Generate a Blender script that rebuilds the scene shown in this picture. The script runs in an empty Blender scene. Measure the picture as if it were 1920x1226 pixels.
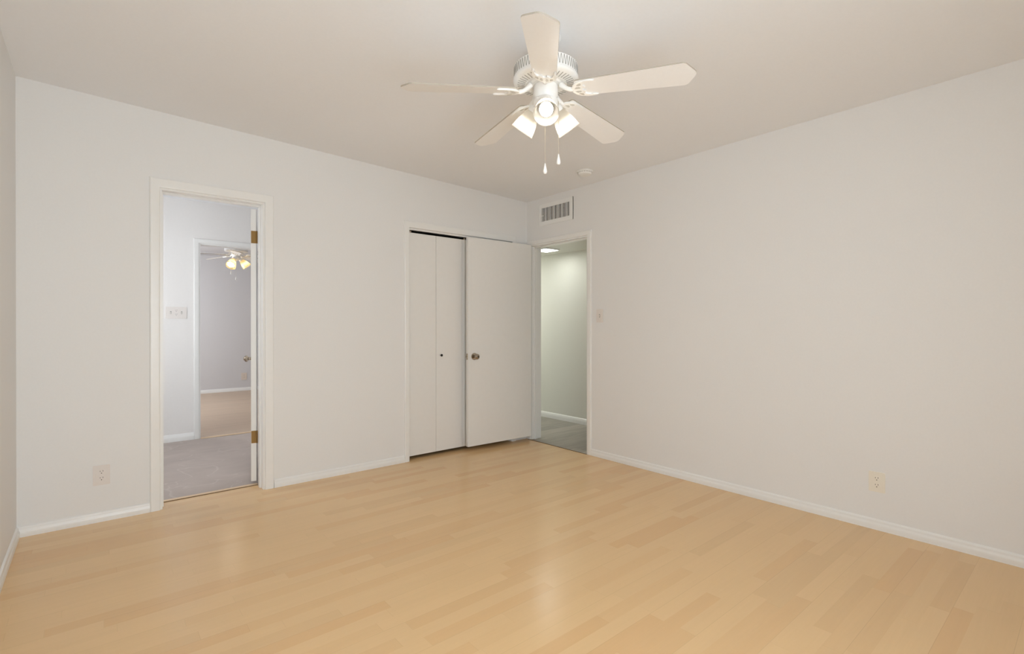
import bpy, bmesh, math, random
from mathutils import Vector, Matrix
C = bpy.context.scene.collection
SC = bpy.context.scene
PI = math.pi

# ------------------------------------------------------------------ camera
cd = bpy.data.cameras.new('camera'); cam = bpy.data.objects.new('camera', cd); C.objects.link(cam)
cd.sensor_width = 36.0; cd.lens = 932.97 / 1920 * 36.0; cd.clip_start = 0.02
fw = Vector((0.64314442, 0.76574114, -0.0024)); rt = Vector((0.76574334, -0.64314628, 0)); up = rt.cross(fw)
cam.matrix_world = Matrix(((rt.x, up.x, -fw.x, -3.4317), (rt.y, up.y, -fw.y, -3.8467), (rt.z, up.z, -fw.z, 1.1653), (0, 0, 0, 1)))
SC.camera = cam

# ------------------------------------------------------------------ light that reaches the room from outside, exposure
w = bpy.data.worlds.new('world'); SC.world = w; w.use_nodes = True
bg = w.node_tree.nodes['Background']; bg.inputs[0].default_value = (0.90, 0.95, 1.0, 1); bg.inputs[1].default_value = 1.6
vs = SC.view_settings; vs.view_transform = 'Standard'; vs.look = 'None'; vs.gamma = 1; vs.use_curve_mapping = False; vs.exposure = 0.87
SC.cycles.max_bounces = 16; SC.cycles.diffuse_bounces = 12; SC.cycles.transmission_bounces = 8; SC.cycles.use_denoising = True
SC.cycles.sample_clamp_indirect = 6.0

def area(name, loc, target, sx, sy, power, col, portal=False):
    l = bpy.data.lights.new(name, 'AREA'); l.shape = 'RECTANGLE'; l.size = sx; l.size_y = sy; l.energy = power; l.color = col
    if portal: l.cycles.is_portal = True
    o = bpy.data.objects.new(name, l); C.objects.link(o); o.location = loc
    d = Vector(target) - Vector(loc); o.rotation_euler = d.to_track_quat('-Z', 'Y').to_euler(); return o
# area lamps added as daylight at unseen windows: behind camera, side room, far room
area('window_daylight_rear', (-2.95, -4.56, 1.15), (-2.95, 0, 1.15), 1.3, 1.75, 26, (0.85, 0.94, 1.0))
area('window_daylight_side_room', (-3.9, 1.15, 1.4), (0, 1.15, 1.4), 1.1, 1.1, 7.3, (0.95, 0.97, 1.0))
area('window_daylight_far_room', (-4.06, 4.6, 1.45), (0, 4.6, 1.2), 1.3, 1.1, 32, (0.94, 0.97, 1.0))
FAN_W, FAR_W, HALL_E = 6.5, 4.5, .72

# ------------------------------------------------------------------ materials
def lin(c): return tuple(((x/255)/12.92 if x/255 <= .04045 else ((x/255+.055)/1.055)**2.4) for x in c) + (1,)
def mat(name, rgb, rough=.5, metal=0, spec=.5, bump=0, bscale=60, emit=None, estr=0, linear=False, coat=0):
    m = bpy.data.materials.new(name); m.use_nodes = True; nt = m.node_tree; b = nt.nodes['Principled BSDF']
    col = rgb + (1,) if linear else lin(rgb)
    b.inputs['Roughness'].default_value = rough; b.inputs['Metallic'].default_value = metal
    b.inputs['Specular IOR Level'].default_value = spec; b.inputs['Coat Weight'].default_value = coat
    tc = nt.nodes.new('ShaderNodeTexCoord'); n = nt.nodes.new('ShaderNodeTexNoise'); n.inputs['Scale'].default_value = bscale
    nt.links.new(tc.outputs['Object'], n.inputs['Vector'])
    mx = nt.nodes.new('ShaderNodeMix'); mx.data_type = 'RGBA'; mx.inputs[6].default_value = col
    mx.inputs[7].default_value = tuple(c*.965 for c in col[:3]) + (1,)
    nt.links.new(n.outputs['Fac'], mx.inputs[0]); nt.links.new(mx.outputs[2], b.inputs['Base Color'])
    if bump:
        bp = nt.nodes.new('ShaderNodeBump'); bp.inputs['Strength'].default_value = bump; bp.inputs['Distance'].default_value = .002
        nt.links.new(n.outputs['Fac'], bp.inputs['Height']); nt.links.new(bp.outputs['Normal'], b.inputs['Normal'])
    if emit:
        b.inputs['Emission Color'].default_value = emit + (1,); b.inputs['Emission Strength'].default_value = estr
    return m
M = {}
M['wall'] = mat('wall_paint', (230, 230, 229), .55, bump=.06, bscale=90, spec=.35)
M['ceil'] = mat('ceiling_paint', (238, 240, 243), .8, bump=.08, bscale=70, spec=.2)
M['trim'] = mat('trim_gloss_paint', (235, 235, 233), .28, bump=.03, bscale=30)
M['door'] = mat('door_paint', (232, 231, 228), .38, bump=.05, bscale=25)
M['sidewall'] = mat('side_room_paint', (234, 232, 230), .6, bump=.05)
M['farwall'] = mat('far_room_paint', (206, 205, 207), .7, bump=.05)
M['hallwall'] = mat('hall_paint', (227, 227, 219), .6, bump=.05)
M['dark'] = mat('shadowed_void', (22, 19, 16), .9)
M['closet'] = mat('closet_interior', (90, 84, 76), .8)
M['fan'] = mat('fan_white_enamel', (243, 243, 241), .3, spec=.5)
M['blade'] = mat('fan_blade_white', (243, 243, 243), .35)
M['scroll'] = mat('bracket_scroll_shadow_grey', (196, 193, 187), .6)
M['bladeedge'] = mat('blade_edge_shade', (178, 170, 156), .6)  # blade sides darker than the faces: shade put into the colour
M['slot'] = mat('vent_slot_grey', (168, 166, 161), .7)
M['slotdark'] = mat('duct_dark', (26, 22, 18), .8)
M['chain'] = mat('bead_chain', (214, 206, 190), .3, metal=.6)
M['nickel'] = mat('satin_nickel', (176, 164, 148), .22, metal=1)
M['nickeldark'] = mat('nickel_face_dark', (96, 84, 70), .3, metal=1)
M['brass'] = mat('aged_brass', (134, 102, 52), .45, metal=.55)
M['black'] = mat('black_knob', (14, 12, 10), .35)
M['plate'] = mat('plate_white_plastic', (226, 220, 215), .35)
M['ivory'] = mat('plate_ivory_plastic', (234, 229, 217), .35)
M['hole'] = mat('outlet_slot_dark', (62, 52, 44), .7)
M['tan'] = mat('tan_threshold', (222, 196, 160), .4)
M['beige'] = mat('beige_plastic', (216, 204, 192), .4)
M['groove'] = mat('threshold_gap', (110, 84, 56), .8)
M['smoke'] = mat('detector_plastic', (237, 237, 235), .45)
M['vinylframe'] = mat('window_vinyl', (235, 235, 232), .35)

def emission(name, col, s):
    m = bpy.data.materials.new(name); m.use_nodes = True; nt = m.node_tree; nt.nodes.clear()
    o = nt.nodes.new('ShaderNodeOutputMaterial'); e = nt.nodes.new('ShaderNodeEmission')
    e.inputs[0].default_value = col + (1,); e.inputs[1].default_value = s; nt.links.new(e.outputs[0], o.inputs[0]); return m
M['bulb'] = emission('lit_bulb', (1.0, .96, .90), 19)
M['bulbneck'] = emission('bulb_glow_near_base', (1.0, .94, .84), 1.8)
M['bulbneckfar'] = emission('warm_bulb_glow_near_base', (1.0, .86, .64), 5.0)
M['bulbfar'] = emission('lit_warm_bulb', (1.0, .90, .72), 45)
M['hallpanel'] = emission('lit_hall_panel', (.96, 1.0, .94), 6)

def glass_shade(name, tint, trans):
    m = bpy.data.materials.new(name); m.use_nodes = True; nt = m.node_tree; nt.nodes.clear()
    o = nt.nodes.new('ShaderNodeOutputMaterial'); d = nt.nodes.new('ShaderNodeBsdfDiffuse'); t = nt.nodes.new('ShaderNodeBsdfTranslucent')
    g = nt.nodes.new('ShaderNodeBsdfGlossy'); g.inputs['Roughness'].default_value = .15
    m1 = nt.nodes.new('ShaderNodeMixShader'); m2 = nt.nodes.new('ShaderNodeMixShader')
    d.inputs[0].default_value = tint; t.inputs[0].default_value = tint
    m1.inputs[0].default_value = trans; nt.links.new(d.outputs[0], m1.inputs[1]); nt.links.new(t.outputs[0], m1.inputs[2])
    m2.inputs[0].default_value = .05; nt.links.new(m1.outputs[0], m2.inputs[1]); nt.links.new(g.outputs[0], m2.inputs[2])
    nt.links.new(m2.outputs[0], o.inputs[0]); return m
M['shade'] = glass_shade('frosted_glass_shade', (.60, .575, .53, 1), .92)
M['shadefar'] = glass_shade('amber_glass_shade', (.52, .46, .33, 1), .80)
M['pane'] = bpy.data.materials.new('window_glass'); M['pane'].use_nodes = True
_nt = M['pane'].node_tree; _nt.nodes.clear(); _o = _nt.nodes.new('ShaderNodeOutputMaterial'); _t = _nt.nodes.new('ShaderNodeBsdfTransparent')
_g = _nt.nodes.new('ShaderNodeBsdfGlossy'); _g.inputs['Roughness'].default_value = .02; _m = _nt.nodes.new('ShaderNodeMixShader'); _m.inputs[0].default_value = .06
_nt.links.new(_t.outputs[0], _m.inputs[1]); _nt.links.new(_g.outputs[0], _m.inputs[2]); _nt.links.new(_m.outputs[0], _o.inputs[0])

def plank_mat(name, base, pw, pl, board, var, rough, spec, grain, hue=None, seam=.87, offset=0.0):
    """strips of width pw running along world X; every `board` strips a fine seam; random tone per strip."""
    m = bpy.data.materials.new(name); m.use_nodes = True; nt = m.node_tree; N = nt.nodes; L = nt.links; b = N['Principled BSDF']
    tc = N.new('ShaderNodeTexCoord'); sp = N.new('ShaderNodeSeparateXYZ'); L.new(tc.outputs['Object'], sp.inputs[0])
    def mth(op, a, bb=None, c=None):
        n = N.new('ShaderNodeMath'); n.operation = op
        for i, v in enumerate((a, bb, c)):
            if v is None: continue
            if isinstance(v, (int, float)): n.inputs[i].default_value = v
            else: L.new(v, n.inputs[i])
        return n.outputs[0]
    ys = mth('DIVIDE', mth('ADD', sp.outputs['Y'], offset + 50*pw), pw); row = mth('FLOOR', ys)
    wn = N.new('ShaderNodeTexWhiteNoise'); wn.noise_dimensions = '1D'; L.new(row, wn.inputs['W'])
    xs = mth('ADD', mth('DIVIDE', sp.outputs['X'], pl), mth('MULTIPLY', wn.outputs['Value'], 7.3)); col = mth('FLOOR', xs)
    cb = N.new('ShaderNodeCombineXYZ'); L.new(row, cb.inputs[0]); L.new(col, cb.inputs[1])
    w2 = N.new('ShaderNodeTexWhiteNoise'); w2.noise_dimensions = '3D'; L.new(cb.outputs[0], w2.inputs['Vector'])
    # grain: noise stretched along the strip, shifted per strip
    mp = N.new('ShaderNodeCombineXYZ'); L.new(mth('MULTIPLY', sp.outputs['X'], 2.2), mp.inputs[0])
    L.new(mth('MULTIPLY', sp.outputs['Y'], 34.0), mp.inputs[1]); L.new(mth('MULTIPLY', w2.outputs['Value'], 30.0), mp.inputs[2])
    gn = N.new('ShaderNodeTexNoise'); gn.inputs['Scale'].default_value = 1.0; gn.inputs['Detail'].default_value = 5; gn.inputs['Roughness'].default_value = .6
    gn.inputs['Distortion'].default_value = .8; L.new(mp.outputs[0], gn.inputs['Vector'])
    mp2 = N.new('ShaderNodeCombineXYZ'); L.new(mth('MULTIPLY', sp.outputs['X'], 5.0), mp2.inputs[0]); L.new(mth('MULTIPLY', sp.outputs['Y'], 140.0), mp2.inputs[1])
    g2 = N.new('ShaderNodeTexNoise'); g2.inputs['Scale'].default_value = 1.0; g2.inputs['Detail'].default_value = 3; L.new(mp2.outputs[0], g2.inputs['Vector'])
    rp = N.new('ShaderNodeValToRGB'); L.new(w2.outputs['Value'], rp.inputs[0]); e = rp.color_ramp.elements
    e[0].position = 0; e[0].color = tuple(c*(1-var) for c in base) + (1,)
    e[1].position = 1; e[1].color = tuple(c*(1+var*.7) for c in base) + (1,)
    e2 = e.new(.45); e2.color = tuple(base) + (1,)
    if hue:
        e3 = e.new(.16); e3.color = hue + (1,)
    br = mth('ADD', mth('MULTIPLY', mth('SUBTRACT', gn.outputs['Fac'], .5), grain), mth('MULTIPLY', mth('SUBTRACT', g2.outputs['Fac'], .5), grain*.5))
    br = mth('ADD', br, 1.0)
    fx = mth('FRACT', xs); fy = mth('FRACT', mth('DIVIDE', ys, board))
    sx = mth('GREATER_THAN', fx, 1 - .0022/pl); sy = mth('GREATER_THAN', fy, 1 - .0016/(pw*board))
    se = mth('SUBTRACT', 1.0, mth('MULTIPLY', mth('MAXIMUM', mth('MULTIPLY', sx, .45), sy), 1-seam))
    tot = mth('MULTIPLY', br, se)
    vm = N.new('ShaderNodeVectorMath'); vm.operation = 'SCALE'; L.new(rp.outputs[0], vm.inputs[0]); L.new(tot, vm.inputs['Scale'])
    L.new(vm.outputs[0], b.inputs['Base Color']); b.inputs['Specular IOR Level'].default_value = spec
    rr = mth('ADD', mth('MULTIPLY', gn.outputs['Fac'], .08), rough-.04); L.new(rr, b.inputs['Roughness'])
    return m
M['laminate'] = plank_mat('maple_laminate', (.735, .50, .26), .065, .62, 3, .036, .23, .55, .07, hue=(.71, .455, .225))
M['greyplank'] = plank_mat('grey_plank_vinyl', (.36, .335, .29), .15, 1.1, 1, .20, .45, .3, .95, seam=.7)
M['farfloor'] = plank_mat('far_room_laminate', (.52, .40, .30), .065, .5, 3, .05, .4, .3, .10)
def marbled(name, base, vein):
    m = bpy.data.materials.new(name); m.use_nodes = True; nt = m.node_tree; N = nt.nodes; L = nt.links; b = N['Principled BSDF']
    tc = N.new('ShaderNodeTexCoord'); n = N.new('ShaderNodeTexNoise'); n.inputs['Scale'].default_value = 2.6; n.inputs['Detail'].default_value = 7; n.inputs['Distortion'].default_value = 1.2
    L.new(tc.outputs['Object'], n.inputs[0]); mu = N.new('ShaderNodeTexNoise'); mu.inputs['Scale'].default_value = 1.3; mu.inputs['Distortion'].default_value = 2.5
    L.new(tc.outputs['Object'], mu.inputs[0])
    r1 = N.new('ShaderNodeValToRGB'); L.new(n.outputs['Fac'], r1.inputs[0]); r1.color_ramp.elements[0].position = .3; r1.color_ramp.elements[1].position = .7
    r1.color_ramp.elements[0].color = tuple(c*.9 for c in base)+(1,); r1.color_ramp.elements[1].color = tuple(c*1.08 for c in base)+(1,)
    r2 = N.new('ShaderNodeValToRGB'); L.new(mu.outputs['Fac'], r2.inputs[0]); e = r2.color_ramp.elements; e[0].position = .485; e[0].color = (0,)*3+(1,); e[1].position = .515; e[1].color = (0,)*3+(1,)
    k = e.new(.5); k.color = (.6, .6, .6, 1)
    mx = N.new('ShaderNodeMix'); mx.data_type = 'RGBA'; L.new(r2.outputs[0], mx.inputs[0]); L.new(r1.outputs[0], mx.inputs[6]); mx.inputs[7].default_value = vein+(1,)
    L.new(mx.outputs[2], b.inputs['Base Color']); b.inputs['Roughness'].default_value = .5; return m
M['stonefloor'] = marbled('mottled_grey_floor', (.44, .375, .34), (.56, .50, .46))

# ------------------------------------------------------------------ mesh helpers
def obj(name, bm, m, parent=None, smooth=False, ang=40):
    bmesh.ops.recalc_face_normals(bm, faces=bm.faces)
    me = bpy.data.meshes.new(name); bm.to_mesh(me); bm.free()
    for x in (m if isinstance(m, (list, tuple)) else [m]): me.materials.append(x)
    if smooth:
        me.polygons.foreach_set('use_smooth', [True]*len(me.polygons))
        me.set_sharp_from_angle(angle=math.radians(ang))
    o = bpy.data.objects.new(name, me); C.objects.link(o)
    if parent: o.parent = parent
    return o
def tag(o, label=None, cat=None, group=None, kind=None):
    if label: o['label'] = label
    if cat: o['category'] = cat
    if group: o['group'] = group
    if kind: o['kind'] = kind
    return o
def empty(name, loc=(0, 0, 0), rz=0):
    o = bpy.data.objects.new(name, None); C.objects.link(o); o.location = loc; o.rotation_euler = (0, 0, rz); o.empty_display_size = .1; return o
def NB(): return bmesh.new()
def box(bm, x0, x1, y0, y1, z0, z1, mi=0, bev=0):
    v = [bm.verts.new(p) for p in ((x0,y0,z0),(x1,y0,z0),(x1,y1,z0),(x0,y1,z0),(x0,y0,z1),(x1,y0,z1),(x1,y1,z1),(x0,y1,z1))]
    f = [bm.faces.new([v[i] for i in q]) for q in ((0,3,2,1),(4,5,6,7),(0,1,5,4),(1,2,6,5),(2,3,7,6),(3,0,4,7))]
    for a in f: a.material_index = mi
    if bev:
        es = list({e for a in f for e in a.edges})
        r = bmesh.ops.bevel(bm, geom=es, offset=bev, segments=2, affect='EDGES', profile=.6)
        for a in r['faces']: a.material_index = mi
    return f
def hexa(bm, pts, mi=0):
    v = [bm.verts.new(p) for p in pts]
    for q in ((0,3,2,1),(4,5,6,7),(0,1,5,4),(1,2,6,5),(2,3,7,6),(3,0,4,7)):
        bm.faces.new([v[i] for i in q]).material_index = mi
def extrude_profile(bm, prof, a, b, out, mi=0):
    """profile points (distance out from the wall, height) swept from a to b (floor points); out = unit vector off the wall"""
    a, b, out = Vector(a), Vector(b), Vector(out); rings = []
    for p in (a, b): rings.append([bm.verts.new(p + out*d + Vector((0, 0, z))) for d, z in prof])
    n = len(prof)
    for i in range(n):
        j = (i+1) % n; bm.faces.new((rings[0][i], rings[0][j], rings[1][j], rings[1][i])).material_index = mi
    bm.faces.new(rings[0]); bm.faces.new(rings[1][::-1])
def lathe(bm, prof, seg=32, mtx=None, mi=0, closed=False):
    rings = []
    for r, z in prof:
        if r < 1e-6: rings.append([bm.verts.new((0, 0, z))])
        else: rings.append([bm.verts.new((r*math.cos(2*PI*k/seg), r*math.sin(2*PI*k/seg), z)) for k in range(seg)])
    fs = []
    pairs = list(zip(rings, rings[1:])) + ([(rings[-1], rings[0])] if closed else [])
    for A, B in pairs:
        for k in range(seg):
            l = (k+1) % seg
            if len(A) == 1 and len(B) == 1: continue
            if len(A) == 1: f = bm.faces.new((A[0], B[k], B[l]))
            elif len(B) == 1: f = bm.faces.new((A[k], B[0], A[l]))
            else: f = bm.faces.new((A[k], B[k], B[l], A[l]))
            f.material_index = mi; fs.append(f)
    if mtx is not None: bmesh.ops.transform(bm, matrix=mtx, verts=[v for r in rings for v in r])
    return fs
def tube(bm, pts, rad, seg=8, mi=0):
    pts = [Vector(p) for p in pts]; rings = []
    rads = rad if isinstance(rad, (list, tuple)) else [rad]*len(pts)
    for i, p in enumerate(pts):
        t = (pts[min(i+1, len(pts)-1)] - pts[max(i-1, 0)]).normalized()
        a = Vector((0, 0, 1)) if abs(t.z) < .9 else Vector((1, 0, 0)); u = t.cross(a).normalized(); v = t.cross(u)
        rings.append([bm.verts.new(p + (u*math.cos(2*PI*k/seg) + v*math.sin(2*PI*k/seg))*rads[i]) for k in range(seg)])
    for A, B in zip(rings, rings[1:]):
        for k in range(seg):
            l = (k+1) % seg; bm.faces.new((A[k], A[l], B[l], B[k])).material_index = mi
    bm.faces.new(rings[0][::-1]); bm.faces.new(rings[-1])
def prism(bm, outline, z0, z1, mtx=None, mi=0, bev=0):
    """flat outline (x, y) given thickness"""
    A = [bm.verts.new((x, y, z0)) for x, y in outline]; B = [bm.verts.new((x, y, z1)) for x, y in outline]; n = len(outline); fs = []
    for i in range(n):
        j = (i+1) % n; fs.append(bm.faces.new((A[i], A[j], B[j], B[i])))
    fs.append(bm.faces.new(A[::-1])); fs.append(bm.faces.new(B))
    for f in fs: f.material_index = mi
    vs_ = A+B
    if bev:
        es = [e for e in fs[-1].edges] + [e for e in fs[-2].edges]
        r = bmesh.ops.bevel(bm, geom=es, offset=bev, segments=2, affect='EDGES')
        vs_ = list({v for f in r['faces'] for v in f.verts} | {v for v in vs_ if v.is_valid})
    if mtx is not None: bmesh.ops.transform(bm, matrix=mtx, verts=[v for v in vs_ if v.is_valid])

# ------------------------------------------------------------------ room shell
XL, YR = -3.7603, -4.45                 # left wall, rear wall; the far right corner is the origin
TA, TB = .14, .134                       # wall thicknesses
def ch(x, y): return 2.44 - .0255*x - .0033*y      # the ceiling slopes gently up to the left
def slab(name, x0, x1, y0, y1, m, z1=0.0, t=.12):
    bm = NB(); box(bm, x0, x1, y0, y1, z1-t, z1); return tag(obj(name, bm, m), kind='structure')
slab('floor', XL, 0.0, YR, TA+.004, M['laminate'])
bm = NB()
P = [(XL-.14, YR-.14), (.134, YR-.14), (.134, TA), (XL-.14, TA)]
hexa(bm, [(x, y, ch(x, y)) for x, y in P] + [(x, y, ch(x, y)+.12) for x, y in P])
tag(obj('ceiling', bm, M['ceil']), kind='structure')
def wallx(bm, x0, x1, y0, y1, z0, z1=None):
    """box of a wall; z1 None = up to the ceiling"""
    pts = [(x0,y0,z0),(x1,y0,z0),(x1,y1,z0),(x0,y1,z0)]
    top = [(x, y, ch(x, y) if z1 is None else z1) for x, y, _ in pts]; hexa(bm, pts + top)
# openings
AX0, AX1, AH = -3.112, -2.500, 2.040     # doorway to the side room
CX0, CX1, CH = -1.357, -0.205, 2.011     # closet
BY0, BY1, BH = -0.060, -0.830, 1.987     # doorway to the hall
bm = NB()
wallx(bm, XL-.14, AX0, 0, TA, 0); wallx(bm, AX0, AX1, 0, TA, AH); wallx(bm, AX1, CX0, 0, TA, 0)
wallx(bm, CX0, CX1, 0, TA, CH); wallx(bm, CX1, TB, 0, TA, 0)
tag(obj('wall_back', bm, M['wall']), kind='structure')
bm = NB()
wallx(bm, 0, TB, BY0, 0, 0); wallx(bm, 0, TB, BY1, BY0, BH); wallx(bm, 0, TB, YR-.14, BY1, 0)
tag(obj('wall_right', bm, M['wall']), kind='structure')
bm = NB(); wallx(bm, XL-.14, XL, YR-.14, 0, 0); tag(obj('wall_left', bm, M['wall']), kind='structure')
bm = NB(); WX0, WX1, WZ0, WZ1 = -3.65, -2.25, .22, 2.1
wallx(bm, XL, WX0, YR-.14, YR, 0); wallx(bm, WX1, 0, YR-.14, YR, 0); wallx(bm, WX0, WX1, YR-.14, YR, 0, WZ0); wallx(bm, WX0, WX1, YR-.14, YR, WZ1)
tag(obj('wall_rear', bm, M['wall']), kind='structure')
# rear window
t = tag(empty('window_1', ((WX0+WX1)/2, YR-.07, WZ0)), kind='structure'); hw = (WX1-WX0)/2; hh = WZ1-WZ0
bm = NB()
for a in ((-hw, -hw+.05, 0, hh), (hw-.05, hw, 0, hh), (-.03, .03, .05, hh-.05)): box(bm, a[0], a[1], -.03, .03, a[2], a[3])
box(bm, -hw+.05, hw-.05, -.03, .03, 0, .05); box(bm, -hw+.05, hw-.05, -.03, .03, hh-.05, hh)
obj('window_frame', bm, M['vinylframe'], t)
bm = NB(); box(bm, -hw+.05, -.03, -.004, .004, .05, hh-.05); box(bm, .03, hw-.05, -.004, .004, .05, hh-.05); obj('glass_pane', bm, M['pane'], t)
bm = NB(); box(bm, -hw-.03, hw+.03, .04, .10, -.03, -.005); obj('window_sill', bm, M['trim'], t)

# baseboards: two-step moulding
BB = [(0, 0), (.014, 0), (.014, .010), (.015, .024), (.0125, .034), (.0085, .040), (.0095, .046), (.008, .053), (.004, .0575), (0, .059)]
def baseboard(name, a, b, out, prof=BB):
    bm = NB(); extrude_profile(bm, prof, a, b, out); return tag(obj(name, bm, M['trim'], smooth=True, ang=50), kind='structure')
baseboard('baseboard_back', (XL, 0, 0), (-3.165, 0, 0), (0, -1, 0))
baseboard('baseboard_back', (-2.441, 0, 0), (-1.404, 0, 0), (0, -1, 0))
baseboard('baseboard_right', (0, -.875, 0), (0, YR, 0), (-1, 0, 0))
baseboard('baseboard_left', (XL, 0, 0), (XL, YR, 0), (1, 0, 0))
baseboard('baseboard_rear', (XL, YR, 0), (0, YR, 0), (0, 1, 0))

# ------------------------------------------------------------------ door casings
def casing_prof(w):   # across the casing: (distance from the opening edge, stand-off)
    return [(0, 0), (0, .0075), (.003, .0105), (.007, .0115), (w*.5, .0125), (w-.007, .013), (w-.002, .0105), (w, 0)]
def side_piece(bm, along, edge, sgn, w, z1, face, wh):
    """vertical casing; along='x' (on the back wall) or 'y' (on the right wall)"""
    pr = casing_prof(w); rr = []; q = wh/w
    for zz in (0.0, z1):
        ring = []
        for d, h in pr:
            if along == 'x': ring.append(bm.verts.new((edge+sgn*d, face-h, zz if zz == 0 else z1+d*q)))
            else: ring.append(bm.verts.new((face-h, edge+sgn*d, zz if zz == 0 else z1+d*q)))
        rr.append(ring)
    n = len(pr)
    for i in range(n-1): bm.faces.new((rr[0][i], rr[0][i+1], rr[1][i+1], rr[1][i]))
    bm.faces.new((rr[0][n-1], rr[0][0], rr[1][0], rr[1][n-1])); bm.faces.new(rr[0]); bm.faces.new(rr[1][::-1])
def head_piece(bm, along, e0, e1, w0, w1, wh, z1, face):
    pr = casing_prof(wh); rr = []
    for e, s, ww in ((e0, -1, w0), (e1, 1, w1)):
        ring = []
        for d, h in pr:
            k = d/wh*ww
            p = e + s*k
            ring.append(bm.verts.new((p, face-h, z1+d) if along == 'x' else (face-h, p, z1+d)))
        rr.append(ring)
    n = len(pr)
    for i in range(n-1): bm.faces.new((rr[0][i], rr[0][i+1], rr[1][i+1], rr[1][i]))
    bm.faces.new((rr[0][n-1], rr[0][0], rr[1][0], rr[1][n-1])); bm.faces.new(rr[0]); bm.faces.new(rr[1][::-1])

# doorway into the side room
t = tag(empty('trim_1', ((AX0+AX1)/2, 0, 0)), kind='structure'); inv = Matrix.Translation((-(AX0+AX1)/2, 0, 0))
def put(name, bm, m, par, sm=False):
    o = obj(name, bm, m, par, smooth=sm); o.data.transform(Matrix.Translation(-par.location)); return o
bm = NB(); side_piece(bm, 'x', AX0, -1, .054, AH, 0, .060); put('side_casing', bm, M['trim'], t)
bm = NB(); side_piece(bm, 'x', AX1, 1, .058, AH, 0, .060); put('side_casing', bm, M['trim'], t)
bm = NB(); head_piece(bm, 'x', AX0, AX1, .054, .058, .060, AH, 0); put('head_casing', bm, M['trim'], t)
bm = NB()
for x0, x1 in ((AX0, AX0+.012), (AX1-.012, AX1)): box(bm, x0, x1, .0, TA, 0, AH-.0125)
box(bm, AX0, AX1, .0, TA, AH-.012, AH)
for x0, x1 in ((AX0+.012, AX0+.022), (AX1-.022, AX1-.012)): box(bm, x0, x1, .055, .095, 0, AH-.0225)
box(bm, AX0+.012, AX1-.012, .055, .095, AH-.022, AH-.012); put('door_jamb', bm, M['trim'], t)
bm = NB(); box(bm, AX0+.013, AX1-.013, TA+.006, TA+.04, .0005, .005); put('threshold_strip', bm, M['tan'], t)
bm = NB(); box(bm, AX0+.013, AX1-.013, TA-.002, TA+.0055, .0003, .0025); put('threshold_gap', bm, M['groove'], t)

# doorway into the hall
t = tag(empty('trim_2', (0, (BY0+BY1)/2, 0)), kind='structure')
bm = NB(); side_piece(bm, 'y', BY0+.0, 1, .045, BH, 0, .045); put('side_casing', bm, M['trim'], t)
bm = NB(); side_piece(bm, 'y', BY1, -1, .045, BH, 0, .045); put('side_casing', bm, M['trim'], t)
bm = NB()
pr = casing_prof(.045); rr = []
for e, s in ((BY0, 1), (BY1, -1)): rr.append([bm.verts.new((-h, e+s*d, BH+d)) for d, h in pr])
for i in range(len(pr)-1): bm.faces.new((rr[0][i], rr[0][i+1], rr[1][i+1], rr[1][i]))
bm.faces.new((rr[0][-1], rr[0][0], rr[1][0], rr[1][-1])); put('head_casing', bm, M['trim'], t)
bm = NB()
box(bm, 0, TB, BY0-.012, BY0, 0, BH-.0125); box(bm, 0, TB, BY1, BY1+.012, 0, BH-.0125); box(bm, 0, TB, BY1, BY0, BH-.012, BH)
box(bm, .040, .075, BY0-.022, BY0-.012, 0, BH-.0225); box(bm, .040, .075, BY1+.012, BY1+.022, 0, BH-.0225); box(bm, .040, .075, BY1+.012, BY0-.012, BH-.022, BH-.012)
put('door_jamb', bm, M['trim'], t)
bm = NB(); box(bm, -.020, -.013, BY1-.0, BY0+.03, .0003, .003); put('threshold_gap', bm, M['groove'], t)

# closet
t = tag(empty('trim_3', ((CX0+CX1)/2, 0, 0)), kind='structure')
bm = NB(); side_piece(bm, 'x', CX0, -1, .047, CH, 0, .055); put('side_casing', bm, M['trim'], t)
bm = NB(); side_piece(bm, 'x', CX1, 1, .047, CH, 0, .055); put('side_casing', bm, M['trim'], t)
bm = NB(); head_piece(bm, 'x', CX0, CX1, .047, .047, .055, CH, 0); put('head_casing', bm, M['trim'], t)
bm = NB(); box(bm, CX0, CX1, .012, .028, CH-.015, CH-.0005); box(bm, CX0, CX0+.004, .0, TA, 0, CH-.017); box(bm, CX1-.004, CX1, .0, TA, 0, CH-.017)
put('closet_jamb', bm, M['trim'], t)
bm = NB(); box(bm, CX0+.005, CX1-.005, .030, .075, CH-.013, CH-.001); put('sliding_track', bm, M['dark'], t)
bm = NB(); zt = 2.3
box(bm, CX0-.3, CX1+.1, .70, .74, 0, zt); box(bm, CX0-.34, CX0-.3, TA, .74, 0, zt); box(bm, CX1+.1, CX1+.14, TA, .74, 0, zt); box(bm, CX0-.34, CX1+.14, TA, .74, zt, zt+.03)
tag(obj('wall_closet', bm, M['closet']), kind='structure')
slab('floor_closet', CX0-.34, CX1+.14, TA+.004, .74, M['closet'])
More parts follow.
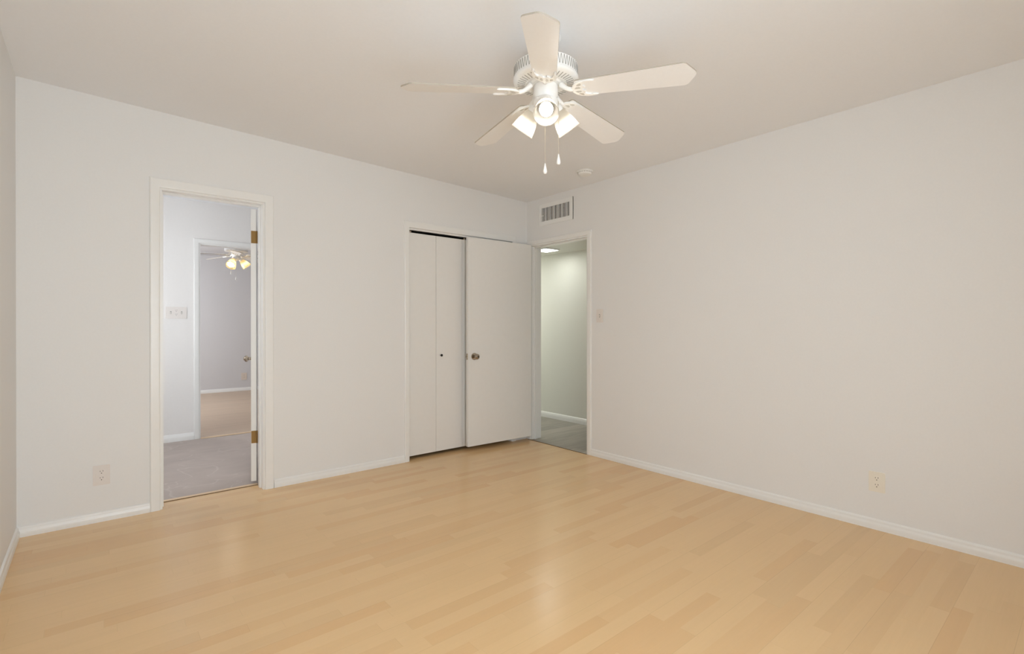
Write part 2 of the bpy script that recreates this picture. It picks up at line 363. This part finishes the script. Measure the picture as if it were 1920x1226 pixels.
# two bifold pairs, four flat panels
pw_ = (CX1-CX0-.012)/4
for pair in range(2):
    x0 = CX0 + .006 + pair*2*pw_; t = tag(empty('door_%d' % (3+pair), (x0, .035, 0)), kind='structure')
    for k in range(2):
        bm = NB(); box(bm, k*pw_+.0012, (k+1)*pw_-.0012, 0, .028, .030, 1.976, bev=.0015)
        obj('folding_panel', bm, M['door'], t)
    if pair == 0:
        bm = NB(); lathe(bm, [(0, .022), (.009, .0215), (.0115, .018), (.0105, .013), (.006, .009), (.005, 0), (0, 0)], 20, Matrix.Translation((.340-.006+.0, 0, .898)) @ Matrix.Rotation(PI/2, 4, 'X'))
        tag(obj('door_knob', bm, M['black'], t, smooth=True), 'small round black knob')
    bm = NB(); box(bm, .02, .04, .010, .018, 1.976, CH-.013); obj('top_pivot', bm, M['nickel'], t)

# hall door leaf, swung open in front of the closet
def door_leaf(name, w_, h_, zb, hinge, angle, label, face, parts):
    """leaf from the hinge along local +x; thickness from y=0 to -0.035*face"""
    t = tag(empty(name, hinge, angle), kind='structure')
    bm = NB(); y0, y1 = sorted((0, -.035*face)); box(bm, 0, w_, y0, y1, zb, h_, bev=.0015); obj('door_panel', bm, M['door'], t)
    return t
KN = [(0, .066), (.012, .066), (.015, .064), (.0155, .060), (.021, .058), (.0255, .052), (.0265, .044), (.0225, .036), (.0135, .030), (.0115, .022), (.0125, .012), (.020, .0095), (.031, .008), (.033, .004), (.033, 0), (0, 0)]
d2 = door_leaf('door_2', .762, 1.985, .045, (-.025, -.064, 0), PI+math.radians(-2.2), None, -1, None)
def knob(par, x, y, z, sgn, scale=1.0, m=None):
    bm = NB(); R = Matrix.Rotation(PI/2*(-sgn), 4, 'X')
    mt = Matrix.Translation((x, y, z)) @ R @ Matrix.Scale(scale, 4)
    lathe(bm, KN, 28, mt); o = obj('door_knob', bm, m or M['nickel'], par, smooth=True, ang=30)
    b2 = NB(); lathe(b2, [(0, .0672), (.008, .0672), (.0095, .066), (0, .066)], 20, mt); obj('knob_button', b2, M['nickeldark'], o); return o
# local y of the leaf points to -world y because it is rotated by 180 degrees
knob(d2, .695, .035, .880, 1)
knob(d2, .695, 0, .880, -1, .45)
bm = NB(); box(bm, .7618, .7632, .006, .029, .852, .908); o = obj('latch_plate', bm, M['nickel'], d2)
bm = NB(); box(bm, .7632, .772, .012, .023, .872, .889); obj('latch_bolt', bm, M['nickel'], o)
for z in (.25, 1.05, 1.78):
    bm = NB(); tube(bm, [(-.006, .0, z-.045), (-.006, .0, z+.045)], .006, 10); box(bm, -.004, .03, -.002, .0, z-.044, z+.044); obj('hinge', bm, M['trim'], d2)

# side-room door leaf, swung away from the viewer: only its hinge edge shows
hx, hy = AX1-.022, TA+.008
d1 = door_leaf('door_1', .600, 2.015, .030, (hx, hy, 0), math.radians(76.3), None, -1, None)
for z in (.353, 1.813):
    bm = NB(); hz = .045
    box(bm, -.0022, -.0004, .002, .033, z-hz, z+hz)                       # leaf on the door edge
    tube(bm, [(-.005, -.004, z-hz), (-.005, -.004, z+hz)], .0055, 10)      # knuckle
    for k in range(5): box(bm, -.0095, -.0008, -.008, .0, z-hz+.036*k*.5, z-hz+.036*k*.5+.0012)
    tag(obj('hinge', bm, M['brass'], d1), 'aged brass hinge')
knob(d1, .545, .035, .895, 1)

# ------------------------------------------------------------------ side room, far room, hall
SW, FW_ = 2.17, 6.12                       # near face of the wall with the second doorway; far wall of the far room
EX0, EX1, EH = -2.601, -1.84, 2.021
slab('floor_side_room', XL-.1, -1.2, TA+.004, SW+.0, M['stonefloor'])
bm = NB()
for a in ((XL-.1, EX0, 0, 2.45), (EX0, EX1, EH, 2.45), (EX1, -1.2, 0, 2.45)): box(bm, a[0], a[1], SW, SW+.12, a[2], a[3])
tag(obj('wall_side_room_back', bm, M['sidewall']), kind='structure')
bm = NB(); box(bm, -1.6, -1.48, .745, SW, 0, 2.45); tag(obj('wall_side_room_right', bm, M['sidewall']), kind='structure')
bm = NB()
for a in ((TA, .55, 0, 2.45), (1.75, SW, 0, 2.45), (.55, 1.75, 0, .8), (.55, 1.75, 2.0, 2.45)): box(bm, XL-.12, XL, a[0], a[1], a[2], a[3])
tag(obj('wall_side_room_left', bm, M['sidewall']), kind='structure')
t = tag(empty('window_2', (XL-.06, 1.15, .8)), kind='structure')
bm = NB()
for y0, y1, z0, z1 in ((-.6, -.55, 0, 1.2), (.55, .6, 0, 1.2), (-.55, .55, 0, .05), (-.55, .55, 1.15, 1.2), (-.02, .02, .05, 1.15)): box(bm, -.03, .03, y0, y1, z0, z1)
obj('window_frame', bm, M['vinylframe'], t)
bm = NB(); box(bm, -.004, .004, -.55, -.02, .05, 1.15); box(bm, -.004, .004, .02, .55, .05, 1.15); obj('glass_pane', bm, M['pane'], t)
slab('ceiling_side_room', XL-.12, -1.2, TA, SW+.12, M['ceil'], 2.57)
BB2 = [(0, 0), (.014, 0), (.015, .035), (.013, .050), (.009, .058), (.008, .066), (0, .072)]
baseboard('baseboard_side_room', (XL, SW, 0), (-2.648, SW, 0), (0, -1, 0), BB2)
baseboard('baseboard_side_room', (-1.79, SW, 0), (-1.6, SW, 0), (0, -1, 0), BB2)
t = tag(empty('trim_4', ((EX0+EX1)/2, SW, 0)), kind='structure')
bm = NB(); side_piece(bm, 'x', EX0, -1, .047, EH, SW, .045); put('side_casing', bm, M['trim'], t)
bm = NB(); side_piece(bm, 'x', EX1, 1, .047, EH, SW, .045); put('side_casing', bm, M['trim'], t)
bm = NB(); head_piece(bm, 'x', EX0, EX1, .047, .047, .045, EH, SW); put('head_casing', bm, M['trim'], t)
bm = NB(); box(bm, EX0, EX0+.012, SW, SW+.12, 0, EH-.0125); box(bm, EX1-.012, EX1, SW, SW+.12, 0, EH-.0125); box(bm, EX0, EX1, SW, SW+.12, EH-.012, EH)
put('door_jamb', bm, M['trim'], t)
bm = NB(); box(bm, EX0+.0125, EX0+.0140, SW+.02, SW+.05, .90, .955); put('strike_plate', bm, M['nickel'], t)
bm = NB(); box(bm, EX0+.013, EX1-.013, SW-.03, SW+.02, .0004, .005); put('threshold_strip', bm, M['tan'], t)

slab('floor_far_room', -4.0, .6, SW, FW_, M['farfloor'])
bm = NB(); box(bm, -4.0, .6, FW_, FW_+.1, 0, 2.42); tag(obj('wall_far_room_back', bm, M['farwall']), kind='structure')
bm = NB()
for a in ((SW+.12, 3.9, 0, 2.42), (5.3, FW_, 0, 2.42), (3.9, 5.3, 0, .85), (3.9, 5.3, 2.05, 2.42)): box(bm, -4.12, -4.0, a[0], a[1], a[2], a[3])
t = tag(empty('window_3', (-4.06, 4.6, .85)), kind='structure')
b2 = NB()
for y0, y1, z0, z1 in ((-.7, -.65, 0, 1.2), (.65, .7, 0, 1.2), (-.65, .65, 0, .05), (-.65, .65, 1.15, 1.2)): box(b2, -.03, .03, y0, y1, z0, z1)
obj('window_frame', b2, M['vinylframe'], t); b2 = NB(); box(b2, -.004, .004, -.65, .65, .05, 1.15); obj('glass_pane', b2, M['pane'], t)
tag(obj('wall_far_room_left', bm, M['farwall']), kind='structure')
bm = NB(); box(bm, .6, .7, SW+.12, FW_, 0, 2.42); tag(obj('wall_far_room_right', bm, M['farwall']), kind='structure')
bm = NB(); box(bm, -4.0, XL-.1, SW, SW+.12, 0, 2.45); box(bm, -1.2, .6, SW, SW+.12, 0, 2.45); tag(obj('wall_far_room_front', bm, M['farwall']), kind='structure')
slab('ceiling_far_room', -4.1, .7, SW+.12, FW_+.1, M['farwall'], 2.50)
baseboard('baseboard_far_room', (-4.0, FW_, 0), (.6, FW_, 0), (0, -1, 0))

HX = .985; HC = 2.060
bm = NB(); box(bm, TB, HX, -2.2, 3.0, -.05, .0015); box(bm, -.013, TB, BY1, BY0, -.05, .0015); tag(obj('floor_hall', bm, M['greyplank']), kind='structure')
bm = NB(); box(bm, HX, HX+.1, -2.2, 3.0, 0, HC+.02); tag(obj('wall_hall_right', bm, M['hallwall']), kind='structure')
bm = NB(); box(bm, TB, HX+.1, -2.3, -2.2, 0, HC+.02); tag(obj('wall_hall_front', bm, M['hallwall']), kind='structure')
bm = NB(); box(bm, TB-.08, HX+.1, 3.0, 3.1, 0, HC+.02); tag(obj('wall_hall_back', bm, M['hallwall']), kind='structure')
bm = NB(); box(bm, TB-.08, TB, .745, 3.0, 0, HC+.02); tag(obj('wall_hall_left', bm, M['hallwall']), kind='structure')
slab('ceiling_hall', TB, HX, -2.2, 3.0, M['hallwall'], HC+.05, .05)
baseboard('baseboard_hall', (HX, -2.2, 0), (HX, 3.0, 0), (-1, 0, 0), BB2)

# ------------------------------------------------------------------ fixtures on the walls
def rounded(w_, h_, r, n=5):
    pts = []
    for cx, cy, a0 in ((w_/2-r, h_/2-r, 0), (-w_/2+r, h_/2-r, 90), (-w_/2+r, -h_/2+r, 180), (w_/2-r, -h_/2+r, 270)):
        for k in range(n+1):
            a = math.radians(a0+90*k/n); pts.append((cx+r*math.cos(a), cy+r*math.sin(a)))
    return pts
# local frame of a fixture: x along the wall, y = away from the wall, z up
def wallmtx(): return Matrix(((1,0,0,0),(0,0,1,0),(0,1,0,0),(0,0,0,1)))   # outline (x, y)->(x, z), thickness -> +y
WM = wallmtx()
def plate_outlet(name, loc, rz, w_, h_, m, label, cat, slots=True):
    t = tag(empty(name, loc, rz), label, cat)
    bm = NB(); prism(bm, rounded(w_, h_, .004), 0, .0055, WM, bev=.0018); obj('cover_plate', bm, m, t)
    for s in (-1, 1):
        bm = NB(); prism(bm, rounded(.035, .029, .0125), .0050, .0072, Matrix.Translation((0, 0, s*.0195)) @ WM, bev=.0008); o = obj('receptacle', bm, m, t)
        b = NB()
        for x, hgt in ((-.0065, .0085), (.0065, .007)): box(b, x-.0011, x+.0011, .0070, .0075, s*.0195+.001, s*.0195+.001+hgt)
        lathe(b, [(0, .0076), (.0026, .0076), (.0026, .0068), (0, .0068)], 12, Matrix.Translation((0, 0, s*.0195-.0075)) @ Matrix.Rotation(-PI/2, 4, 'X'))
        obj('contact_slots', b, M['hole'], o)
    bm = NB(); lathe(bm, [(0, .0066), (.0028, .0064), (.0032, .0050), (0, .0050)], 12, Matrix.Rotation(-PI/2, 4, 'X')); obj('screw', bm, m, t)
    return t
# rz: the fixture's +y axis is turned off the wall
plate_outlet('wall_outlet', (-3.399, 0, .276), PI, .080, .118, M['plate'], 'white duplex outlet low on the wall left of the doorway with brass hinges', 'outlet')
plate_outlet('wall_outlet', (0, -3.011, .272), PI/2, .078, .114, M['ivory'], 'ivory duplex outlet low on the long bare wall, above the baseboard', 'outlet')
plate_outlet('wall_outlet', (-1.365, FW_, .257), PI, .088, .126, M['beige'], 'tan outlet on the grey wall of the far room, seen through both doorways', 'outlet')

t = tag(empty('light_switch', (0, -.972, 1.254), PI/2), 'white single toggle switch on the wall beside the hall doorway', 'switch')
bm = NB(); prism(bm, rounded(.072, .118, .004), 0, .0055, WM, bev=.0018); obj('cover_plate', bm, M['plate'], t)
bm = NB(); prism(bm, rounded(.013, .028, .001), .0050, .0058, WM); tag(obj('toggle_slot', bm, M['slot'], t))
bm = NB(); hexa(bm, [(-.0045, .005, -.006), (.0045, .005, -.006), (.0045, .005, .006), (-.0045, .005, .006), (-.0035, .016, -.011), (.0035, .016, -.011), (.0035, .016, -.004), (-.0035, .016, -.004)]); obj('toggle', bm, M['plate'], t)
for s in (-1, 1):
    bm = NB(); lathe(bm, [(0, .0068), (.0028, .0064), (.0032, .0050), (0, .0050)], 12, Matrix.Translation((0, 0, s*.030)) @ Matrix.Rotation(-PI/2, 4, 'X')); obj('screw', bm, M['plate'], t)

t = tag(empty('switch_bank', (-2.798, SW, 1.298), PI), 'wide white wall plate with switches and an outlet, in the room behind the doorway', 'switch')
bm = NB(); prism(bm, rounded(.178, .118, .004), 0, .006, WM, bev=.0018); obj('cover_plate', bm, M['plate'], t)
for x in (-.046, .046):      # +x of this plate points to the viewer's left
    bm = NB(); prism(bm, rounded(.013, .028, .001), .0055, .0063, Matrix.Translation((x, 0, 0)) @ WM); obj('toggle_slot', bm, M['slot'], t)
    sg = -1 if x > 0 else 1
    bm = NB(); hexa(bm, [(x-.0045, .005, -.006), (x+.0045, .005, -.006), (x+.0045, .005, .006), (x-.0045, .005, .006), (x-.0035, .017, -.011), (x+.0035, .017, -.011), (x+.0035, .017, -.004), (x-.0035, .017, -.004)]); obj('toggle', bm, M['plate'], t)
for s in (-1, 1):
    bm = NB(); prism(bm, rounded(.035, .029, .0125), .0055, .0078, Matrix.Translation((0, 0, s*.0195)) @ WM); o = obj('receptacle', bm, M['plate'], t)
    b = NB()
    for x, hgt in ((-.0065, .0085), (.0065, .007)): box(b, x-.0011, x+.0011, .0076, .0081, s*.0195+.001, s*.0195+.001+hgt)
    lathe(b, [(0, .0082), (.0026, .0082), (.0026, .0072), (0, .0072)], 12, Matrix.Translation((0, 0, s*.0195-.0075)) @ Matrix.Rotation(-PI/2, 4, 'X'))
    obj('contact_slots', b, M['hole'], o)

# air register above the hall doorway
gy0, gy1, gz0, gz1 = -.652, -.198, 2.163, 2.374; iy0, iy1, iz0, iz1 = -.611, -.225, 2.203, 2.336
t = tag(empty('air_register', (0, (gy0+gy1)/2, (gz0+gz1)/2), PI/2), 'white air register with vertical louvres above the hall doorway', 'vent')
cx, cz = (gy0+gy1)/2, (gz0+gz1)/2
# with the plate turned by 90 degrees local x = world y, local y = world -x
def gx(y): return y-cx
bm = NB(); a0, a1, b0, b1 = gx(gy0), gx(gy1), gz0-cz, gz1-cz; c0, c1, e0, e1 = gx(iy0), gx(iy1), iz0-cz, iz1-cz
for q in ((a0, a1, b0, e0), (a0, a1, e1, b1), (a0, c0, e0, e1), (c1, a1, e0, e1)): box(bm, q[0], q[1], 0, .007, q[2], q[3])
box(bm, a0, a0+.003, .0, .012, b0, b1); box(bm, a1-.003, a1, .0, .012, b0, b1)
obj('frame', bm, M['trim'], t)
bm = NB(); box(bm, c0, c1, .0003, .0012, e0, e1); tag(obj('duct_opening', bm, M['slotdark'], t), 'dark duct behind the louvres')
bm = NB(); n = 20
for k in range(n):
    x = c0 + (k+.5)*(c1-c0)/n; tw = .0028 + .0012*((k*7) % 3)
    hexa(bm, [(x-tw, .0015, e0), (x+tw, .0015, e0), (x+tw, .0035, e0), (x-tw*.8, .0045, e0), (x-tw, .0015, e1), (x+tw, .0015, e1), (x+tw, .0035, e1), (x-tw*.8, .0045, e1)])
obj('louvre', bm, M['fan'], t)
bm = NB(); box(bm, c1-.030, c1-.004, .008, .016, -.012, -.008); obj('damper_lever', bm, M['fan'], t)

# smoke detector on the ceiling
sx, sy = -.305, -1.065
t = tag(empty('smoke_detector', (sx, sy, ch(sx, sy))), 'round white smoke detector on the ceiling near the hall doorway', 'smoke detector')
bm = NB(); lathe(bm, [(0, 0), (.066, 0), (.066, -.008), (.063, -.010), (0, -.010)], 40); obj('base_plate', bm, M['smoke'], t, smooth=True)
bm = NB(); lathe(bm, [(0, -.0095), (.057, -.0095), (.058, -.020), (.052, -.030), (.040, -.034), (.018, -.034), (.016, -.036), (0, -.036)], 40)
for k in range(18):
    a = 2*PI*k/18; mt = Matrix.Rotation(a, 4, 'Z'); q = [mt @ Vector(p) for p in ((.0565, -.006, -.018), (.0588, -.006, -.018), (.0588, .006, -.018), (.0565, .006, -.018), (.0565, -.006, -.0145), (.0585, -.006, -.0145), (.0585, .006, -.0145), (.0565, .006, -.0145))]
    hexa(bm, q, 1)
obj('sensor_cover', bm, [M['smoke'], M['slot']], t, smooth=True)

# flat panel light on the hall ceiling
t = tag(empty('ceiling_light', (.612, .345, HC)), 'square flat ceiling light glowing in the hall', 'ceiling light')
bm = NB(); h_ = .112
for q in ((-h_, h_, -h_, -h_+.008), (-h_, h_, h_-.008, h_), (-h_, -h_+.008, -h_+.008, h_-.008), (h_-.008, h_, -h_+.008, h_-.008)): box(bm, q[0], q[1], q[2], q[3], -.018, 0)
obj('frame', bm, M['fan'], t)
bm = NB(); box(bm, -h_+.0085, h_-.0085, -h_+.0085, h_-.0085, -.015, -.002); obj('diffuser', bm, M['hallpanel'], t)
l = bpy.data.lights.new('hall_panel_and_fill_light', 'AREA'); l.size = .2; l.energy = HALL_E; l.color = (1.0, 1.0, .94)
o = bpy.data.objects.new('hall_panel_and_fill_light', l); C.objects.link(o); o.location = (.612, .345, HC-.022)
l = l.copy(); l.energy = 7.8; o = bpy.data.objects.new('hall_panel_and_fill_light', l); C.objects.link(o); o.location = (.56, 1.7, HC-.022)   # unseen fill lamp without a fixture, added to brighten the hall

# ------------------------------------------------------------------ ceiling fans
def round_poly(pts, rads, n=6):
    out = []; N_ = len(pts)
    for i in range(N_):
        p0, p, p1 = Vector(pts[i-1]), Vector(pts[i]), Vector(pts[(i+1) % N_]); r = rads[i]
        a = p + (p0-p).normalized()*r; b = p + (p1-p).normalized()*r
        for k in range(n+1):
            u = k/n; q = a*(1-u)**2 + p*2*u*(1-u) + b*u*u; out.append((q.x, q.y))
    return out
def build_fan(loc, theta, blade_z, drop, R, tilt_front, light_dirs, label, shade_mat, bulb_mat, chains, hub=1.0, detail=True, blade_mat=None, shade_k=1.0, tiltdeg=50.0, pitch=12.0, bulb_col=(1, .93, .82), bulb_w=1.0):
    """everything is laid out below the ceiling point loc; blade_z = height of the blade roots"""
    blade_mat = blade_mat or M['blade']
    t = tag(empty('ceiling_fan', loc), label, 'ceiling fan'); Z = blade_z - loc[2]     # Z: blade roots, relative
    ht = Z + .130; hb = Z + .062                         # top and bottom of the motor housing
    bm = NB(); lathe(bm, [(0, .0), (.068, .0), (.068, -.012), (.060, -.030), (.040, -.048), (.018, -.054), (0, -.054)], 40); obj('canopy', bm, M['fan'], t, smooth=True)
    bm = NB(); lathe(bm, [(0, -.05), (.0125, -.05), (.0125, ht+.004), (0, ht+.004)], 20); obj('downrod', bm, M['fan'], t, smooth=True)
    # motor housing
    bm = NB(); k = .148*hub
    lathe(bm, [(0, ht+.006), (.04, ht+.005), (k*.62, ht+.001), (k*.93, ht-.002), (k*.985, ht-.008), (k*.985, hb+.012), (k*1.01, hb+.008), (k*1.015, hb), (k*.99, hb-.006), (k*.93, hb-.011), (k*.62, hb-.019), (k*.58, hb-.016), (k*.50, hb-.012), (k*.46, hb-.020), (0, hb-.020)], 72)
    if detail:
        for i in range(120):
            a = 2*PI*i/120; lean = .0030*(1 if i % 2 else -1); r0, r1 = k*.984, k*.994; z0, z1 = hb+.015, ht-.011
            def P_(r, s, z, off): return (r*math.cos(a)-(s+off)*math.sin(a), r*math.sin(a)+(s+off)*math.cos(a), z)
            hexa(bm, [P_(r0,-.0010,z0,lean), P_(r1,-.0010,z0,lean), P_(r1,.0010,z0,lean), P_(r0,.0010,z0,lean), P_(r0,-.0010,z1,-lean), P_(r1,-.0010,z1,-lean), P_(r1,.0010,z1,-lean), P_(r0,.0010,z1,-lean)], 1)
        for i in range(44):
            a = 2*PI*i/44; zA, zB = hb-.0125, hb-.0188
            def P_(r, s, z): return (r*math.cos(a)-s*math.sin(a), r*math.sin(a)+s*math.cos(a), z)
            r0, r1, s_ = k*.66, k*.88, .0017
            hexa(bm, [P_(r0,-s_*.8,zB-.0015), P_(r1,-s_,zA-.0015), P_(r1,s_,zA-.0015), P_(r0,s_*.8,zB-.0015), P_(r0,-s_*.8,zB+.002), P_(r1,-s_,zA+.002), P_(r1,s_,zA+.002), P_(r0,s_*.8,zB+.002)], 1)
    obj('motor_housing', bm, [M['fan'], M['slot']], t, smooth=True)
    # blades on scrolled brackets
    dr = math.atan(drop/(R-.167)); root = .145
    outl = round_poly([(root, -.050), (R-.045, -.069), (R, 0), (R-.045, .069), (root, .050)], [.012, .014, .02, .014, .012])
    horn = [(.238, .047), (.225, .052), (.195, .0535), (.165, .047), (.142, .034), (.128, .016), (.125, 0)]
    inner = [(.226, .0415), (.205, .042), (.186, .036), (.178, .026), (.186, .017), (.190, .012), (.177, .009), (.172, 0)]
    br = horn + [(x, -y) for x, y in horn[::-1][1:]] + [(x, -y) for x, y in inner] + inner[::-1][1:]
    proto = None
    for i in range(5):
        if proto is None:
            bm = NB(); prism(bm, outl, 0, .0065, bev=.0008)
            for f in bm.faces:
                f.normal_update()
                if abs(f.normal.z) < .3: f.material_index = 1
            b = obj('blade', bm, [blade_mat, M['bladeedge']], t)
            bm = NB(); prism(bm, br, -.0085, .0, bev=.002)
            for sgn in (-1, 1):      # grey teardrops either side of the spine: shade of the scroll work painted on
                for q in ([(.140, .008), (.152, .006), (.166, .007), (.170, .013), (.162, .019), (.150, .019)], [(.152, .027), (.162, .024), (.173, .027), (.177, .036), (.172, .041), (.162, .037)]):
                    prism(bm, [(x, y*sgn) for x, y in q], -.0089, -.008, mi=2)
            a_ = math.tan(dr)
            tube(bm, [(.070, 0, .030), (.085, 0, .016), (.103, 0, .004), (.122, 0, -.002), (.134, 0, -.003)], [.013, .0115, .0105, .011, .008], 10)
            lathe(bm, [(0, -.0085), (.005, -.0075), (.0065, -.004), (0, -.003)], 10, Matrix.Translation((.168, 0, 0)))
            ir = obj('blade_bracket', bm, [M['fan'], M['slot'], M['scroll']], b, smooth=True)
            proto = (b, ir)
        else:
            b = proto[0].copy(); C.objects.link(b); ir = proto[1].copy(); C.objects.link(ir); ir.parent = b; b.parent = t
        a = theta + 2*PI*i/5
        # pitch about the blade's own axis, droop towards the tip, then turned into place; root at the bracket radius .167
        b.matrix_basis = Matrix.Rotation(a, 4, 'Z') @ Matrix.Translation((.167, 0, Z)) @ Matrix.Rotation(dr, 4, 'Y') @ Matrix.Rotation(-math.radians(pitch), 4, 'X') @ Matrix.Translation((-.167, 0, 0))
    # switch housing and light fitter
    bm = NB(); s0 = hb-.019
    lathe(bm, [(0, s0), (.050, s0), (.056, s0-.006), (.056, s0-.052), (.052, s0-.058), (.052, s0-.066), (.056, s0-.070), (.056, s0-.092), (.046, s0-.104), (.026, s0-.112), (.010, s0-.116), (.006, s0-.124), (0, s0-.126)], 40)
    obj('switch_housing', bm, M['fan'], t, smooth=True)
    zs = s0 - .086; tl = math.radians(tiltdeg)
    for a in light_dirs:
        A = Matrix.Translation((0, 0, 0)) @ Matrix.Rotation(a, 4, 'Z')
        # axis: outward and down. local z of the shade = axis
        base = A @ Vector((.046, 0, zs)); ax = (A.to_3x3() @ Vector((math.cos(tl), 0, -math.sin(tl)))).normalized()
        mt = Matrix.Translation(base) @ ax.to_track_quat('Z', 'Y').to_matrix().to_4x4()
        kk = shade_k
        bm = NB(); lathe(bm, [(0, -.012), (.014, -.012), (.020, .0), (.028, .008), (.030, .020), (.028, .032), (.024, .032), (.024, .014), (0, .012)], 24, mt)
        tube(bm, [A @ Vector((.030, 0, zs+.006)), base], .013, 12); cup = obj('lamp_socket', bm, M['fan'], t, smooth=True)
        sp_ = [(.0245, .022), (.0250, .030), (.031, .040), (.039, .058), (.046, .082), (.0515, .105), (.0545, .122), (.0575, .130)]
        th_ = [(r-.0028, z) for r, z in sp_[::-1]]
        bm = NB(); lathe(bm, [(r*kk, z*kk) for r, z in sp_ + th_], 40, mt, closed=True); sh = obj('glass_shade', bm, shade_mat, cup, smooth=True, ang=60)
        bm = NB(); lathe(bm, [(0, .030), (.012, .032), (.014, .045), (.022, .062), (.0285, .078), (.0300, .084)], 24, mt)
        lathe(bm, [(.0300, .084), (.0305, .090), (.0285, .101), (.0215, .112), (.011, .1185), (0, .120)], 24, mt, mi=1); obj('light_bulb', bm, [M['bulbneckfar' if bulb_mat == M['bulbfar'] else 'bulbneck'], bulb_mat], cup, smooth=True)
    for lat, fwd, z1 in chains:
        # lateral / forward offsets in the room's diagonal frame
        x = lat*.766 + fwd*.643; y = -lat*.643 + fwd*.766; z0 = s0 - (.075 if abs(lat) > .03 else .112); z1 = z1 - loc[2]
        bm = NB(); nb = int((z0-z1-.048)/.0052)
        tube(bm, [(x*.93, y*.93, z0), (x, y, z0-.006), (x, y, z1+.046)], .0007, 5)
        for q in range(nb):
            zz = z0-.008-q*.0052; lathe(bm, [(0, .0019), (.0016, .001), (.0016, -.001), (0, -.0019)], 6, Matrix.Translation((x, y, zz)))
        c_ = obj('pull_chain', bm, M['chain'], t, smooth=True)
        bm = NB(); lathe(bm, [(0, .050), (.0025, .048), (.0045, .036), (.0085, .018), (.0095, .010), (.0075, .003), (.004, 0), (0, 0)], 16, Matrix.Translation((x, y, z1))); obj('pull_fob', bm, M['fan'], c_, smooth=True)
    return t
FX, FY = -1.8339, -2.1865
df = math.radians(227)
build_fan((FX, FY, ch(FX, FY)), .1438, 2.2311, .033, .66, 0, (df, df+2*PI/3, df-2*PI/3),
          'white five-blade ceiling fan with three lit shades in the front room', M['shade'], M['bulb'], ((.0575, -.015, 1.904), (-.003, .0, 1.866)))
d2_ = math.radians(229)
build_fan((-1.881, 4.10, 2.38), math.radians(114), 2.165, .02, .62, 0, (d2_, d2_+2*PI/3, d2_-2*PI/3),
          'white ceiling fan with amber lit shades in the far room', M['shadefar'], M['bulbfar'], ((.0, -.01, 1.815), (-.060, -.03, 1.894)), detail=False, shade_k=1.12)
